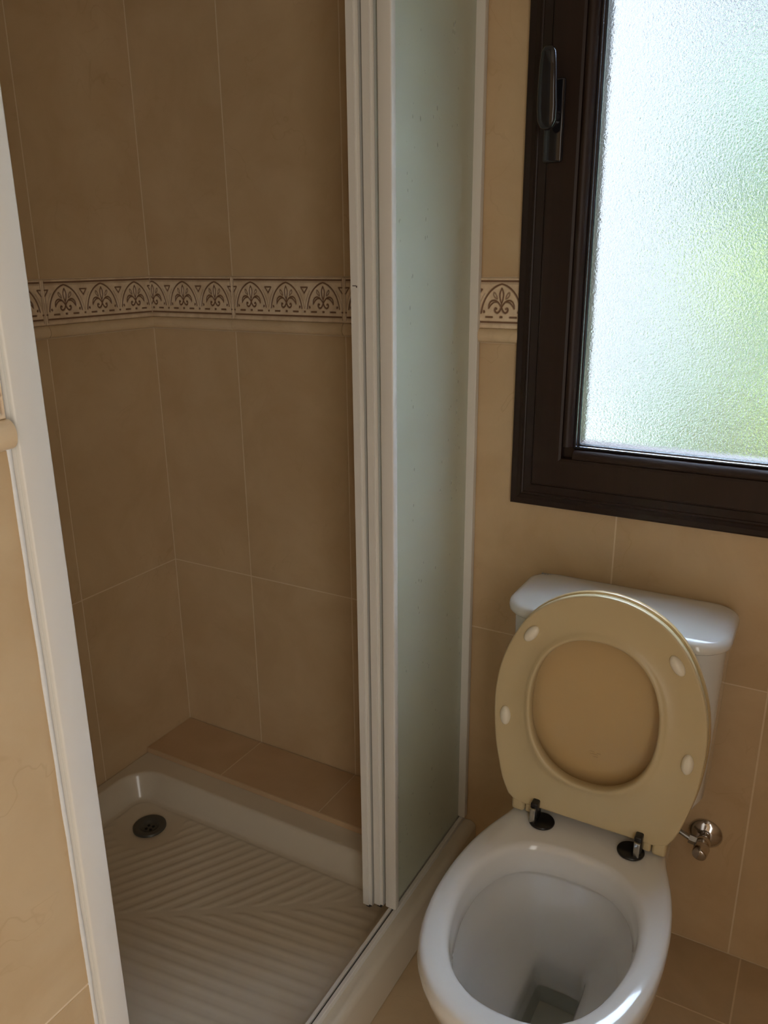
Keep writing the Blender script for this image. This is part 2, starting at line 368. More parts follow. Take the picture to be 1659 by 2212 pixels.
for x0, y0, x1, y1, w, d in SEG:
    r = w+.0022
    i0, i1 = np.searchsorted(gu, min(x0,x1)-r), np.searchsorted(gu, max(x0,x1)+r)
    j0, j1 = np.searchsorted(gv, min(y0,y1)-r), np.searchsorted(gv, max(y0,y1)+r)
    if i1 <= i0 or j1 <= j0: continue
    X, Y = np.meshgrid(gu[i0:i1], gv[j0:j1]); dx, dy = x1-x0, y1-y0; L2 = dx*dx+dy*dy+1e-12
    t = np.clip(((X-x0)*dx+(Y-y0)*dy)/L2, 0, 1); dist = np.hypot(X-x0-t*dx, Y-y0-t*dy)
    D[j0:j1, i0:i1] = np.maximum(D[j0:j1, i0:i1], d*np.clip(1-(dist-w*.9)/.0013, 0, 1))
EX = np.minimum(np.minimum(gu[None,:], TW-gu[None,:]), np.minimum(gv[:,None], TH-gv[:,None]))
HGT = .0055 - .0022*D - .003*np.clip(1-EX/.0016, 0, 1)**2 + rng.normal(0, .00006, D.shape)
DIRT = np.clip(D**1.2 + .10*rng.random(D.shape), 0, 1)
def border(name, O, U, Nn, tiles):
    """tiles: (position along U where tile starts, first u shown, last u shown, flip)"""
    O = np.array(O, float); U = np.array(U, float); Nn = np.array(Nn, float)
    V, F, C = [], [], []; base = 0
    for start, a, b, st in tiles:
        ks = np.where((gu >= a-1e-6) & (gu <= b+1e-6))[0]
        u = start + gu[ks]*st
        P = (O[None,None,:] + u[None,:,None]*U + HGT[:,ks,None]*Nn); P = P + np.array((0,0,1.0))*(BZ0+gv)[:,None,None]
        nv, nu = len(gv), len(ks); P = P.reshape(-1,3)
        idx = base + np.arange(nv*nu).reshape(nv, nu)
        q = np.stack([idx[:-1,:-1], idx[:-1,1:], idx[1:,1:], idx[1:,:-1]], -1).reshape(-1,4)
        V.append(P); C.append(DIRT[:,ks].reshape(-1)); F.append(q); base += len(P)
        # side walls of the tile
        for e in (idx[0,:], idx[-1,:][::-1], idx[:,0][::-1], idx[:,-1]):
            pe = P[e-idx[0,0]]; proj_ = pe - Nn*(((pe-O)@Nn)[:,None]+.002)
            n0 = base; V.append(proj_); C.append(np.zeros(len(e))); base += len(e); k2 = np.arange(n0, base)
            F.append(np.stack([e[:-1], k2[:-1], k2[1:], e[1:]], -1))
    V = np.concatenate(V); C = np.concatenate(C); F = np.concatenate(F)
    # orientation: front faces must look along Nn
    p = V[F[0]]; nrm = np.cross(p[1]-p[0], p[2]-p[0])
    if nrm @ Nn < 0: F = F[:, ::-1]
    me = bpy.data.meshes.new(name); me.from_pydata(V.tolist(), [], F.tolist()); me.update()
    at = me.attributes.new('dirt', 'FLOAT', 'POINT'); at.data.foreach_set('value', C.astype(np.float32))
    me.shade_smooth(); me.set_sharp_from_angle(angle=math.radians(60))
    return tag(link(name, me, M['border']), kind='structure')
border('trim_1', (0,0,0), (1,0,0), (0,-1,0), [(.253-TW, TW-.2535, TW, 1), (.2535, 0, TW, 1), (.5485, 0, TW, 1), (.8435, 0, .105, 1)])
border('trim_2', (0,0,0), (0,-1,0), (1,0,0), [(0, 0, TW, .3075/TW), (.3085, 0, TW, 1)])
border('trim_3', (.842,0,0), (0,-1,0), (1,0,0), [(1.0235, 0, TW, 1)])
bullnose('trim_4', (0,0,0), (1,0,0), (0,-1,0), [0,.253,.548,.843,.945])
bullnose('trim_5', (0,0,0), (0,-1,0), (1,0,0), [0,.308,.603,.898,1.02])
bullnose('trim_6', (.842,0,0), (0,-1,0), (1,0,0), [1.022,1.317,1.612,1.907])
# tiled ledge between shower tray and back wall
bmL = tiled('trim_7', (0,0,.1215), (1,0,0), (0,-1,0), (0,0,1), [(0,.253,.002,.166),(.253,.548,.002,.166),(.548,.803,.002,.166)], [M['ledge_tile'], M['grout']], slab=.1205)
tag(bmL, kind='structure')
boxobj('tile_edge', (.001,-.1670,.1065), (.803,-.1658,.1213), M['ledge_tile'], bmL)

# ------------------------------------------------------------------ window
win = tag(empty('window_1', (WX0,0,WZ0)), label='dark brown window with a frosted pane above the toilet', kind='structure')
def sweep_rect(name, prof, mat, parent, grow=0.0):
    bm = bmesh.new(); rings = []
    for i, d in prof:
        i += grow
        rings.append([Vector((WX0+i,-d,WZ0+i)), Vector((WX1-i,-d,WZ0+i)), Vector((WX1-i,-d,WZ1-i)), Vector((WX0+i,-d,WZ1-i))])
    loft(bm, rings, closed=True); bmesh.ops.recalc_face_normals(bm, faces=bm.faces)
    return from_bm(name, bm, mat, parent)
sweep_rect('window_frame', [(0,.0),(0,.013),(.0015,.0155),(.004,.0165),(.013,.0175),(.022,.0215),(.0245,.0255),(.027,.0265),(.029,.0255),(.031,.027),(.046,.0295),(.047,.028),(.047,-.02),(.032,-.02),(.032,.0)], M['wood'], win)
sweep_rect('window_sash', [(.0482,-.01),(.0482,.034),(.0495,.0362),(.052,.037),(.099,.037),(.1035,.0355),(.1045,.033),(.1045,.0195),(.1315,.0195),(.1315,-.02),(.0482,-.02)], M['wood'], win)
def bead(p0, p1, side):
    """glazing bead running p0->p1 (x,z) at the sash's inner edge; side = unit vector (x,z) towards the glass"""
    prof = [(.0,.020),(.0,.0352),(.002,.0368),(.006,.0368),(.012,.034),(.0165,.029),(.0185,.0245),(.0185,.020)]
    bm = bmesh.new(); rings = []
    for p in (p0, p1): rings.append([Vector((p[0]+side[0]*a, -d, p[1]+side[1]*a)) for a, d in prof])
    loft(bm, rings, cap0=True, cap1=True); bmesh.ops.recalc_face_normals(bm, faces=bm.faces)
    return from_bm('glazing_bead', bm, M['wood'], win, angle=40)
gi = .1045
bead((WX0+gi+.021, WZ0+gi), (WX1-gi-.002, WZ0+gi), (0,1)); bead((WX0+gi+.001, WZ0+gi+.022), (WX0+gi+.001, WZ1-gi), (1,0))
bead((WX1-gi-.001, WZ0+gi+.022), (WX1-gi-.001, WZ1-gi), (-1,0)); bead((WX0+gi+.021, WZ1-gi), (WX1-gi-.021, WZ1-gi), (0,-1))
sweep_rect('gasket', [(.1235,.0195),(.1235,.0262),(.1255,.0275),(.1275,.0262),(.1285,.0225),(.1305,.0215),(.1325,.0185),(.1325,.0155),(.1235,.0155)], M['gasket'], win)
boxobj('window_pane', (WX0+.1255,-.0155,WZ0+.1255), (WX1-.1255,-.0115,WZ1-.1255), M['frost'], win)
# handle
hx = .993
hd = boxobj('window_handle', (hx-.0175,-.0465,1.506), (hx+.0165,-.0368,1.634), M['handle'], win, bev=.0045)
bm = bmesh.new(); cyl(bm, (hx,-.045,1.575), (hx,-.078,1.575), .0125, .010, n=24)
from_bm('handle_neck', bm, M['handle'], hd, angle=40)
bm = bmesh.new(); rings = []
for z, w, t, yc in ((1.552,.004,.003,-.078),(1.556,.011,.0065,-.079),(1.566,.0155,.0085,-.080),(1.585,.0165,.0085,-.082),(1.61,.0155,.0075,-.085),(1.645,.014,.0065,-.086),(1.664,.012,.006,-.086),(1.671,.008,.005,-.0855),(1.6735,.003,.002,-.085)):
    rings.append([Vector((hx+w*math.copysign(abs(math.cos(a))**.6, math.cos(a)), yc+t*math.copysign(abs(math.sin(a))**.6, math.sin(a)), z)) for a in [2*math.pi*k/28 for k in range(28)]])
loft(bm, rings, cap0=True, cap1=True); bmesh.ops.recalc_face_normals(bm, faces=bm.faces); from_bm('handle_lever', bm, M['handle'], hd, angle=50)

# ------------------------------------------------------------------ shower tray
TZ = .106; TX1 = .876; TY0, TY1 = -.166, -1.0215
tray = tag(empty('shower_tray', (.43,-.6,0)), 'white shower tray with ribbed floor, set between the tiled walls below the sliding door', 'shower tray')
nx, ny = 300, 294
xs = np.linspace(.0015, TX1, nx); ys = np.linspace(TY0, TY1, ny); X, Y = np.meshgrid(xs, ys)
ix0, ix1, iy0, iy1, rc = .030, .829, -.962, -.222, .075
cxx, cyy = (ix0+ix1)/2, (iy0+iy1)/2; hx_, hy_ = (ix1-ix0)/2-rc, (iy1-iy0)/2-rc
qx, qy = np.abs(X-cxx)-hx_, np.abs(Y-cyy)-hy_
sd = -(np.hypot(np.maximum(qx,0), np.maximum(qy,0)) + np.minimum(np.maximum(qx,qy),0) - rc)     # >0 inside
ss = lambda t: np.clip(t,0,1)**2*(3-2*np.clip(t,0,1))
ddr = np.hypot(X-.157, Y+.324)
floorz = .046 + .010*np.clip(ddr/.7,0,1)
Z = TZ + (floorz-TZ)*ss((sd+.006)/.036)
Z -= .010*np.exp(-(ddr/.055)**2)*ss((sd-.0)/.03)
def ribs(ang):
    c, s_ = math.cos(ang), math.sin(ang); return np.clip(np.cos(2*math.pi*((X-.3)*s_-(Y+.575)*c)/.0262), -.35, 1)
ba = math.radians(32.5); side = -(X-.301)*math.sin(ba)+(Y+.575)*math.cos(ba)
R_ = np.where(side > 0, ribs(math.radians(60)), ribs(math.radians(7)))
mask = ss((sd-.036)/.010)*ss((ddr-.078)/.012)*ss((np.abs(side)-.007)/.007)
Z += .0012*(R_+.35)/1.35*mask
Z -= .0012*ss((sd-.030)/.006)*(1-ss((sd-.036)/.006))
ro = .015; dx = np.clip((X-(TX1-ro))/ro, 0, 1); Z -= ro*(1-np.sqrt(np.clip(1-dx**2, 0, 1)))
V = np.stack([X,Y,Z],-1).reshape(-1,3); idx = np.arange(nx*ny).reshape(ny,nx)
F = np.stack([idx[:-1,:-1], idx[1:,:-1], idx[1:,1:], idx[:-1,1:]], -1).reshape(-1,4).tolist(); V = V.tolist()
for e in (idx[:,-1][::-1], idx[0,:][::-1], idx[-1,:], idx[:,0]):
    n0 = len(V); V += [[V[k][0], V[k][1], .001] for k in e]
    F += [[int(e[k]), int(e[k+1]), n0+k+1, n0+k] for k in range(len(e)-1)]
me = bpy.data.meshes.new('tray_body'); me.from_pydata(V, [], F); me.update()
bm = bmesh.new(); bm.from_mesh(me); bmesh.ops.recalc_face_normals(bm, faces=bm.faces); bm.to_mesh(me); bm.free()
me.shade_smooth(); me.set_sharp_from_angle(angle=math.radians(55))
link('tray_body', me, M['acrylic'], tray)
bm = bmesh.new(); pf = [(.8035,.001),(.8035,TZ)] + [(TX1-ro+ro*math.sin(a), TZ-ro+ro*math.cos(a)) for a in [math.pi/2*k/8 for k in range(9)]] + [(TX1,.001)]
loft(bm, [[Vector((x,y,z)) for x, z in pf] for y in (-.0015,TY0)], cap0=True, cap1=True); bmesh.ops.recalc_face_normals(bm, faces=bm.faces)
from_bm('tray_flange', bm, M['acrylic'], tray, angle=40)
bm = bmesh.new(); dc = Vector((.157,-.324,.0428)); rings = []
for r, z in ((.0395,-.006),(.0395,.002),(.038,.0035),(.034,.0038),(.024,.002),(.019,-.0025),(.017,-.0045),(.002,-.005)):
    rings.append([dc+Vector((r*math.cos(2*math.pi*k/40), r*math.sin(2*math.pi*k/40), z)) for k in range(40)])
loft(bm, rings, cap1=True); bmesh.ops.recalc_face_normals(bm, faces=bm.faces)
dr = from_bm('drain', bm, M['drain'], tray, angle=60)
for k in range(4):
    a = math.radians(45+90*k+12); bm = bmesh.new(); c = dc+Vector((.0085*math.cos(a), .0085*math.sin(a), -.0055)); cyl(bm, c, c+Vector((0,0,.0016)), .0034, n=16)
    from_bm('drain_hole', bm, M['hole'], dr)

# ------------------------------------------------------------------ shower enclosure
enc = tag(empty('shower_enclosure', (.84,-.5,TZ)), 'white framed shower enclosure with milky fixed screen against the window wall', 'shower enclosure')
ZT = 1.93
bm = bmesh.new()   # bottom rail: two lips and a groove
prof = [(.829,TZ-.001),(.829,.1165),(.8305,.118),(.8355,.118),(.8360,.1165),(.8360,.110),(.8400,.110),(.8400,.1165),(.8408,.118),(.8465,.118),(.848,.1165),(.848,TZ-.001)]
loft(bm, [[Vector((x,y,z)) for x, z in prof] for y in (-.003,-1.0165)], cap0=True, cap1=True); bmesh.ops.recalc_face_normals(bm, faces=bm.faces)
from_bm('bottom_rail', bm, M['white_metal'], enc)
bm = bmesh.new(); box(bm, (.8361,-.33,.1101),(.8399,-1.016,.1120)); from_bm('rail_groove_strip', bm, M['dark_grey'], enc)  # dark strip laid in the groove to make it black
boxobj('top_rail', (.765,-.003,ZT-.035), (.850,-1.0165,ZT+.01), M['white_metal'], enc, bev=.003)
boxobj('jamb_post', (.812,-1.0165,.1185), (.8475,-.9835,ZT-.036), M['white_metal'], enc, bev=.0025)
boxobj('jamb_channel', (.815,-1.0225,.108), (.8425,-1.0168,ZT-.036), M['white_metal'], enc)
boxobj('wall_profile', (.822,-.0165,.1185), (.8535,-.0015,ZT-.036), M['white_metal'], enc, bev=.0015)
boxobj('screen_stile', (.823,-.3365,.1185), (.8465,-.3215,ZT-.036), M['white_metal'], enc, bev=.0022)
boxobj('screen_seal', (.8372,-.3213,.1185), (.8405,-.3195,ZT-.036), M['dark_grey'], enc)
boxobj('milky_screen', (.8335,-.3212,.1185), (.8370,-.0168,ZT-.036), M['screen'], enc)
bm = bmesh.new()   # sealant bead between jamb and wall tiles
rings = []
for k in range(60):
    z = .13+k*.03; w = .0022+.0012*random.random(); y = -1.0228-.0006*random.random()
    rings.append([Vector((.8415+w*.8*math.cos(a), y+w*math.sin(a), z)) for a in [2*math.pi*j/8 for j in range(8)]])
loft(bm, rings, cap0=True, cap1=True); bmesh.ops.recalc_face_normals(bm, faces=bm.faces); from_bm('sealant_bead', bm, M['seal'], enc, smooth=True)
def sliding(x0, x1, zb, label):
    t = tag(empty('sliding_shower_door', ((x0+x1)/2,-.17,zb)), label, 'shower door', group='sliding shower door leaves')
    xm = (x0+x1)/2
    bm = bmesh.new(); ya = -.3345
    # stile with a shallow channel down its end face
    prof = [(x0,ya),(x0+.0125,ya),(x0+.0130,ya+.0035),(x1-.0012,ya+.0035),(x1,ya+.0025),(x1,ya+.026),(x0,ya+.026)]
    loft(bm, [[Vector((x,y,z)) for x, y in prof] for z in (zb, ZT-.037)], cap0=True, cap1=True); bmesh.ops.recalc_face_normals(bm, faces=bm.faces)
    from_bm('door_stile', bm, M['white_metal'], t)
    zl = .1240   # panel and rear stile pass above the tiled ledge
    boxobj('door_stile', (x0,-.040,zl), (x1,-.019,ZT-.037), M['white_metal'], t, bev=.001)
    boxobj('door_rail', (x0+.002,-.308,zl), (x1-.002,-.0405,zl+.022), M['white_metal'], t)
    boxobj('door_rail', (x0+.002,-.308,ZT-.060), (x1-.002,-.0405,ZT-.037), M['white_metal'], t)
    boxobj('door_panel', (xm-.0015,-.3083,zl+.0222), (xm+.0015,-.0405,ZT-.0605), M['screen'], t)
    return t
s1 = sliding(.7965, .8155, .1125, 'middle of the three stacked white door stiles, a slid-back milky shower leaf')
s2 = sliding(.7700, .7900, .1005, 'innermost white stile of the stacked shower door, with a small dark scuff')
bm = bmesh.new(); box(bm, (.7735,-.33475,1.3135),(.7805,-.33445,1.3150)); box(bm, (.7800,-.33475,1.3115),(.7822,-.33445,1.3145)); from_bm('scuff', bm, M['scuff'], s2)
bm = bmesh.new(); cyl(bm, (.78,-.325,.094),(.78,-.312,.094), .005, n=14); box(bm, (.776,-.332,.0945),(.784,-.326,.1006)); from_bm('door_glide', bm, M['dark_grey'], s2)
bm = bmesh.new(); box(bm, (.802,-.332,.1065),(.811,-.318,.1096)); from_bm('door_glide', bm, M['dark_grey'], s1)

# ------------------------------------------------------------------ toilet
TCX = 1.1905
toi = tag(empty('toilet', (TCX,-.36,0)), 'white ceramic toilet under the window with its ivory seat and lid raised', 'toilet')
NS = 72
def resample(pts, n):
    """closed Catmull-Rom through pts, n points evenly by arc length"""
    P = [Vector(p) for p in pts]; m_ = len(P); out = []
    for i in range(m_):
        a, b, c, d = P[i-1], P[i], P[(i+1)%m_], P[(i+2)%m_]
        for k in range(16):
            t = k/16; out.append(.5*((2*b)+(c-a)*t+(2*a-5*b+4*c-d)*t*t+(3*b-a-3*c+d)*t**3))
    L = [0]
    for i in range(len(out)): L.append(L[-1]+(out[(i+1)%len(out)]-out[i]).length)
    res = []; j = 0
    for k in range(n):
        s = L[-1]*k/n
        while L[j+1] < s: j += 1
        f = (s-L[j])/max(1e-9, L[j+1]-L[j]); res.append(out[j].lerp(out[(j+1)%len(out)], f))
    return res
def sym(half):      # half: (halfwidth, y) from front centre to back centre
    return [(w, y) for w, y in half] + [(-w, y) for w, y in reversed(half[1:-1])]
rim = resample(sym([(0,-.722),(.055,-.713),(.10,-.688),(.135,-.650),(.158,-.600),(.172,-.535),(.1755,-.465),(.170,-.395),(.157,-.335),(.137,-.272),(.125,-.2),(.122,-.1),(.118,-.03),(.06,-.02),(0,-.02)]), NS)
inner = resample(sym([(0,-.671),(.045,-.664),(.085,-.637),(.113,-.592),(.129,-.535),(.134,-.485),(.129,-.435),(.109,-.385),(.075,-.353),(.035,-.341),(0,-.339)]), NS)
foot = resample(sym([(0,-.50),(.06,-.49),(.095,-.45),(.108,-.38),(.11,-.30),(.108,-.2),(.108,-.1),(.105,-.035),(.05,-.025),(0,-.025)]), NS)
slot = resample(sym([(0,-.60),(.028,-.592),(.042,-.56),(.044,-.50),(.044,-.43),(.044,-.385),(.040,-.367),(.02,-.363),(0,-.363)]), NS)
def mixr(a, b, t, z, off=0.0):
    out = []
    for i in range(NS):
        p = a[i].lerp(b[i], t)
        if off:
            tg = (a[(i+1)%NS]-a[i-1]).lerp(b[(i+1)%NS]-b[i-1], t); nrm = Vector((tg[1], -tg[0])).normalized(); p = p + nrm*off
        out.append(Vector((TCX+p[0], p[1], z)))
    return out
def area(r): return sum(r[i-1][0]*r[i][1]-r[i][0]*r[i-1][1] for i in range(len(r)))
sg = 1 if area(rim) > 0 else -1
ZR = .400
rings = [mixr(foot,foot,0,.001), mixr(foot,foot,0,.02), mixr(foot,rim,.04,.08), mixr(foot,rim,.16,.15), mixr(foot,rim,.38,.21), mixr(foot,rim,.62,.26), mixr(foot,rim,.80,.30), mixr(foot,rim,.92,.335),
         mixr(foot,rim,.98,.365), mixr(rim,rim,0,.382), mixr(rim,rim,0,.391,-sg*.001), mixr(rim,rim,0,.397,-sg*.0045), mixr(rim,rim,0,ZR,-sg*.011),
         mixr(rim,inner,.5,ZR+.0005), mixr(inner,inner,0,ZR,sg*.011), mixr(inner,inner,0,.3975,sg*.005), mixr(inner,inner,0,.392,sg*.001), mixr(inner,inner,0,.384,-sg*.001),
         mixr(inner,inner,0,.365,-sg*.004), mixr(inner,inner,0,.352,-sg*.007), mixr(inner,inner,0,.348,-sg*.006), mixr(inner,inner,0,.3475,sg*.002), mixr(inner,inner,0,.343,sg*.008), mixr(inner,inner,0,.33,sg*.008),
         mixr(inner,slot,.12,.30), mixr(inner,slot,.26,.262), mixr(inner,slot,.42,.232), mixr(inner,slot,.60,.210), mixr(inner,slot,.80,.193), mixr(inner,slot,.94,.183), mixr(slot,slot,0,.172), mixr(slot,slot,0,.15), mixr(slot,slot,0,.12,-sg*.004), mixr(slot,slot,0,.085,-sg*.012)]
bm = bmesh.new(); loft(bm, rings, cap0=True, cap1=True); bmesh.ops.recalc_face_normals(bm, faces=bm.faces)
from_bm('bowl', bm, M['ceramic'], toi, angle=65)
bm = bmesh.new(); bm.faces.new([bm.verts.new(p) for p in mixr(slot,slot,0,.128,-sg*.0045)]); bmesh.ops.recalc_face_normals(bm, faces=bm.faces)
from_bm('water', bm, M['water'], toi)
# cistern
def cring(hw, yb, yf, z, bow, rb=.03, rf=.05, n=10):
    """rounded plan: straight back, bowed front"""
    pts = []
    def arc(cx, cy, r, a0, a1):
        for k in range(n+1):
            a = a0+(a1-a0)*k/n; pts.append((cx+r*math.cos(a), cy+r*math.sin(a)))
    arc(hw-rb, yb-rb, rb, 0, math.pi/2); 
    arc(-hw+rb, yb-rb, rb, math.pi/2, math.pi)
    arc(-hw+rf, yf+rf, rf, math.pi, 1.5*math.pi)
    for k in range(1, 12):
        t = k/12; pts.append((-hw+rf+(2*hw-2*rf)*t, yf))
    arc(hw-rf, yf+rf, rf, 1.5*math.pi, 2*math.pi)
    out = []
    for x, y in pts:
        f = max(0, 1-(x/hw)**2); g = (yb-y)/(yb-yf)
        out.append(Vector((1.180+x, y-bow*f*g, z)))
    return out
CYF = -.178
bm = bmesh.new()
loft(bm, [cring(.165,-.006,-.160,.401,.010), cring(.178,-.005,-.168,.43,.012), cring(.181,-.005,-.170,.55,.014), cring(.184,-.005,-.172,.68,.015), cring(.185,-.005,-.173,.7335,.015)], cap0=True, cap1=True)
bmesh.ops.recalc_face_normals(bm, faces=bm.faces); from_bm('cistern', bm, M['ceramic'], toi, angle=50)
bm = bmesh.new(); rr_ = [cring(.186,-.005,-.174,.7348,.015), cring(.1915,-.0045,-.181,.7355,.018,rb=.04), cring(.1935,-.004,-.184,.739,.018,rb=.04), cring(.1935,-.004,-.184,.746,.018,rb=.04), cring(.1915,-.005,-.182,.7525,.018,rb=.04), cring(.187,-.008,-.177,.7568,.018,rb=.04), cring(.180,-.012,-.170,.7590,.017,rb=.04)]
base = rr_[-1]; c0 = Vector((1.18,-.09,.7590))
for s, dz in ((.9,.0026),(.75,.0055),(.5,.0085),(.25,.0102),(.03,.0108)): rr_.append([Vector((c0.x+(p.x-c0.x)*s, c0.y+(p.y-c0.y)*s, (.7590+dz))) for p in base])
loft(bm, rr_, cap0=True, cap1=True); bmesh.ops.recalc_face_normals(bm, faces=bm.faces); lid = from_bm('cistern_lid', bm, M['ceramic'], toi, angle=60)
bm = bmesh.new()
for k, w in enumerate((.004,.0035,.0035,.004,.003)): box(bm, (1.008+k*.0054,-.0255,.7580),(1.008+k*.0054+w,-.0225,.7612))
from_bm('printed_mark', bm, M['mark'], lid)
# raised seat: local frame (s across, u up the seat, n towards the room)
ta = math.radians(4.5); HP = Vector((1.1895,-.286,.424))
Ux, Uu, Un = Vector((1,0,0)), Vector((0,math.sin(ta),math.cos(ta))), Vector((0,-math.cos(ta),math.sin(ta)))
L3 = lambda s, u, n_: HP+Ux*s+Uu*u+Un*n_
so_ = resample([(s,u) for s,u in [(0,0),(.07,0),(.128,.001),(.149,.028),(.163,.075),(.172,.12),(.177,.19),(.171,.25),(.155,.30),(.131,.345),(.096,.38),(.05,.403),(0,.411)]] + [(-s,u) for s,u in [(.05,.403),(.096,.38),(.131,.345),(.155,.30),(.171,.25),(.177,.19),(.172,.12),(.163,.075),(.149,.028),(.128,.001),(.07,0)]], 96)
def angsort(center, outline, n=96):
    """resample outline by polar angle about centre"""
    c = Vector(center); A = [(math.atan2(p[1]-c[1], p[0]-c[0]), (p-c).length) for p in outline]; A.sort()
    A = [(A[-1][0]-2*math.pi, A[-1][1])] + A + [(A[0][0]+2*math.pi, A[0][1])]; out = []
    j = 0
    for k in range(n):
        a = -math.pi+2*math.pi*(k+.5)/n
        while A[j+1][0] < a: j += 1
        f = (a-A[j][0])/(A[j+1][0]-A[j][0]); r = A[j][1]+(A[j+1][1]-A[j][1])*f
        out.append(Vector((c[0]+r*math.cos(a), c[1]+r*math.sin(a))))
    return out
CU = (-.002,.202)
so_d = resample([(p[0],p[1]) for p in so_], 500); OUT = angsort(CU, so_d)
hole_ = [Vector((CU[0]-.002+.1065*math.copysign(abs(math.cos(t))**(2/2.25), math.cos(t)), CU[1]+.131*math.copysign(abs(math.sin(t))**(2/2.25), math.sin(t)))) for t in [2*math.pi*k/400 for k in range(400)]]
INN = angsort(CU, hole_)
def sring(t, n_, grow=0.0):
    out = []
    for a, b in zip(INN, OUT):
        p = a.lerp(b, t) if t <= 1 else b
        if grow: p = p + (p-Vector(CU)).normalized()*grow
        out.append(L3(p[0], p[1], n_))
    return out
bm = bmesh.new()
loft(bm, [sring(0,-.014), sring(0,-.002), sring(.012,.0022), sring(.04,.0042), sring(.09,.0040), sring(.15,.0010), sring(.22,-.0012), sring(.5,-.0032), sring(.85,-.0026), sring(.955,-.0014), sring(.985,-.0018), sring(1,-.0040), sring(1,-.013), sring(.97,-.0165), sring(.7,-.021), sring(.3,-.021), sring(.05,-.018)], closed=True)
bmesh.ops.recalc_face_normals(bm, faces=bm.faces)
for sx in (-1, 1):   # ears that carry the hinge pins
    pass
seat = from_bm('seat', bm, M['ivory'], toi, angle=60)
def obox(bm, s0, s1, u0, u1, n0, n1, bev=.0015):
    b2 = bmesh.new(); box(b2, (s0,u0,n0), (s1,u1,n1), bev, 3)
    for v in b2.verts: v.co = L3(*v.co)
    tmp = bpy.data.meshes.new('t'); b2.to_mesh(tmp); b2.free(); bm.from_mesh(tmp); bpy.data.meshes.remove(tmp)
for s0, s1 in ((-.1065,-.0925),(.0985,.1125)):
    bm = bmesh.new(); obox(bm, s0, s1, -.016, .012, -.020, -.0025, .004); bmesh.ops.recalc_face_normals(bm, faces=bm.faces); from_bm('seat_hinge_ear', bm, M['ivory'], seat, angle=40)
bumps = [(-.119,.322,35), (.119,.322,-35), (-.155,.160,-3), (.152,.161,2)]
b0 = None
for s, u, an in bumps:
    a = math.radians(an); bm = bmesh.new(); d1 = (Ux*math.cos(a)-Uu*math.sin(a)*-1*-1); d1 = Ux*math.cos(a)+Uu*(-math.sin(a)); d2 = Ux*math.sin(a)+Uu*math.cos(a)
    ellipsoid(bm, L3(s, u, -.002), (d1, d2, Un), (.0095,.0178,.0085), 24); from_bm('bumper', bm, M['bumper'], seat, smooth=True)
# lid behind the seat, dished
LC = Vector(CU)
def lring(t, n_, grow=0.0):
    out = []
    for b in OUT:
        p = LC + (b-LC)*t
        if grow: p = p + (p-LC).normalized()*grow
        out.append(L3(p[0], p[1], n_))
    return out
def dring(t, n_): return [L3(LC[0]+(a[0]-LC[0])*t, LC[1]+(a[1]-LC[1])*t, n_) for a in [i.lerp(o, .32) for i, o in zip(INN, OUT)]]
bm = bmesh.new()
loft(bm, [dring(.03,-.0355), dring(.5,-.0358), dring(.85,-.0352), dring(.95,-.0325), dring(1.0,-.026), lring(.93,-.0225), lring(.985,-.0225), lring(1,-.0225,.0008), lring(1,-.026,.0020), lring(1,-.032,.0010), lring(.97,-.0385), lring(.85,-.0405), lring(.5,-.0412), lring(.03,-.0414)], cap0=True, cap1=True)
bmesh.ops.recalc_face_normals(bm, faces=bm.faces); sl_ = from_bm('seat_lid', bm, M['lid_ivory'], toi, angle=60)
bm = bmesh.new()
for s, u, w, h in ((-.006,.118,.010,.0014),(.006,.117,.008,.0012),(-.002,.114,.014,.0013),(.001,.110,.009,.0011)):
    ellipsoid(bm, L3(s,u,-.0352), (Ux,Uu,Un), (w*.5,h,.0006), 12)
from_bm('moulded_mark', bm, M['faint'], sl_, smooth=True)
for s0, s1 in ((-.1320,-.1080),(.1140,.1370)):
    bm = bmesh.new(); obox(bm, s0, s1, -.018, .0095, -.034, -.0015, .006); bmesh.ops.recalc_face_normals(bm, faces=bm.faces); from_bm('lid_hinge_knuckle', bm, M['ivory'], sl_, angle=40)
for xc, xp in ((1.1170,1.1035),(1.2720,1.2830)):
    bm = bmesh.new(); cyl(bm, (xc,-.2895,ZR+.0008), (xc,-.2895,ZR+.0060), .0225, n=36, rounded=.0018)
    hg = from_bm('hinge', bm, M['black'], toi, angle=60)
    bm = bmesh.new(); box(bm, (xp-.0065,-.298,ZR+.004), (xp+.0065,-.272,ZR+.040), .003, 3); from_bm('hinge_post', bm, M['black'], hg, angle=40)
    bm = bmesh.new(); box(bm, (xp-.0050,-.3050,ZR+.005), (xp+.0050,-.2975,ZR+.033), .0015, 2)
    from_bm('hinge_clip', bm, M['steel'], hg, angle=40)

# ------------------------------------------------------------------ water valve on the wall
val = tag(empty('angle_valve', (1.362,0,.270)), 'small chrome angle valve on the wall to the right of the toilet', 'valve')
bm = bmesh.new(); rings = []
for r, d in ((.031,.0008),(.0315,.003),(.030,.0055),(.024,.0095),(.016,.0125),(.0125,.014)): rings.append([Vector((1.362+r*math.cos(2*math.pi*k/36), -d, .268+r*math.sin(2*math.pi*k/36))) for k in range(36)])
loft(bm, rings, cap0=True, cap1=True); bmesh.ops.recalc_face_normals(bm, faces=bm.faces); from_bm('escutcheon', bm, M['chrome'], val, angle=60)
bm = bmesh.new(); cyl(bm, (1.362,-.012,.268), (1.362,-.042,.268), .0105); ellipsoid(bm, Vector((1.362,-.034,.268)), (Vector((1,0,0)),Vector((0,1,0)),Vector((0,0,1))), (.0145,.0145,.0145), 24)
from_bm('valve_body', bm, M['chrome'], val, angle=60)
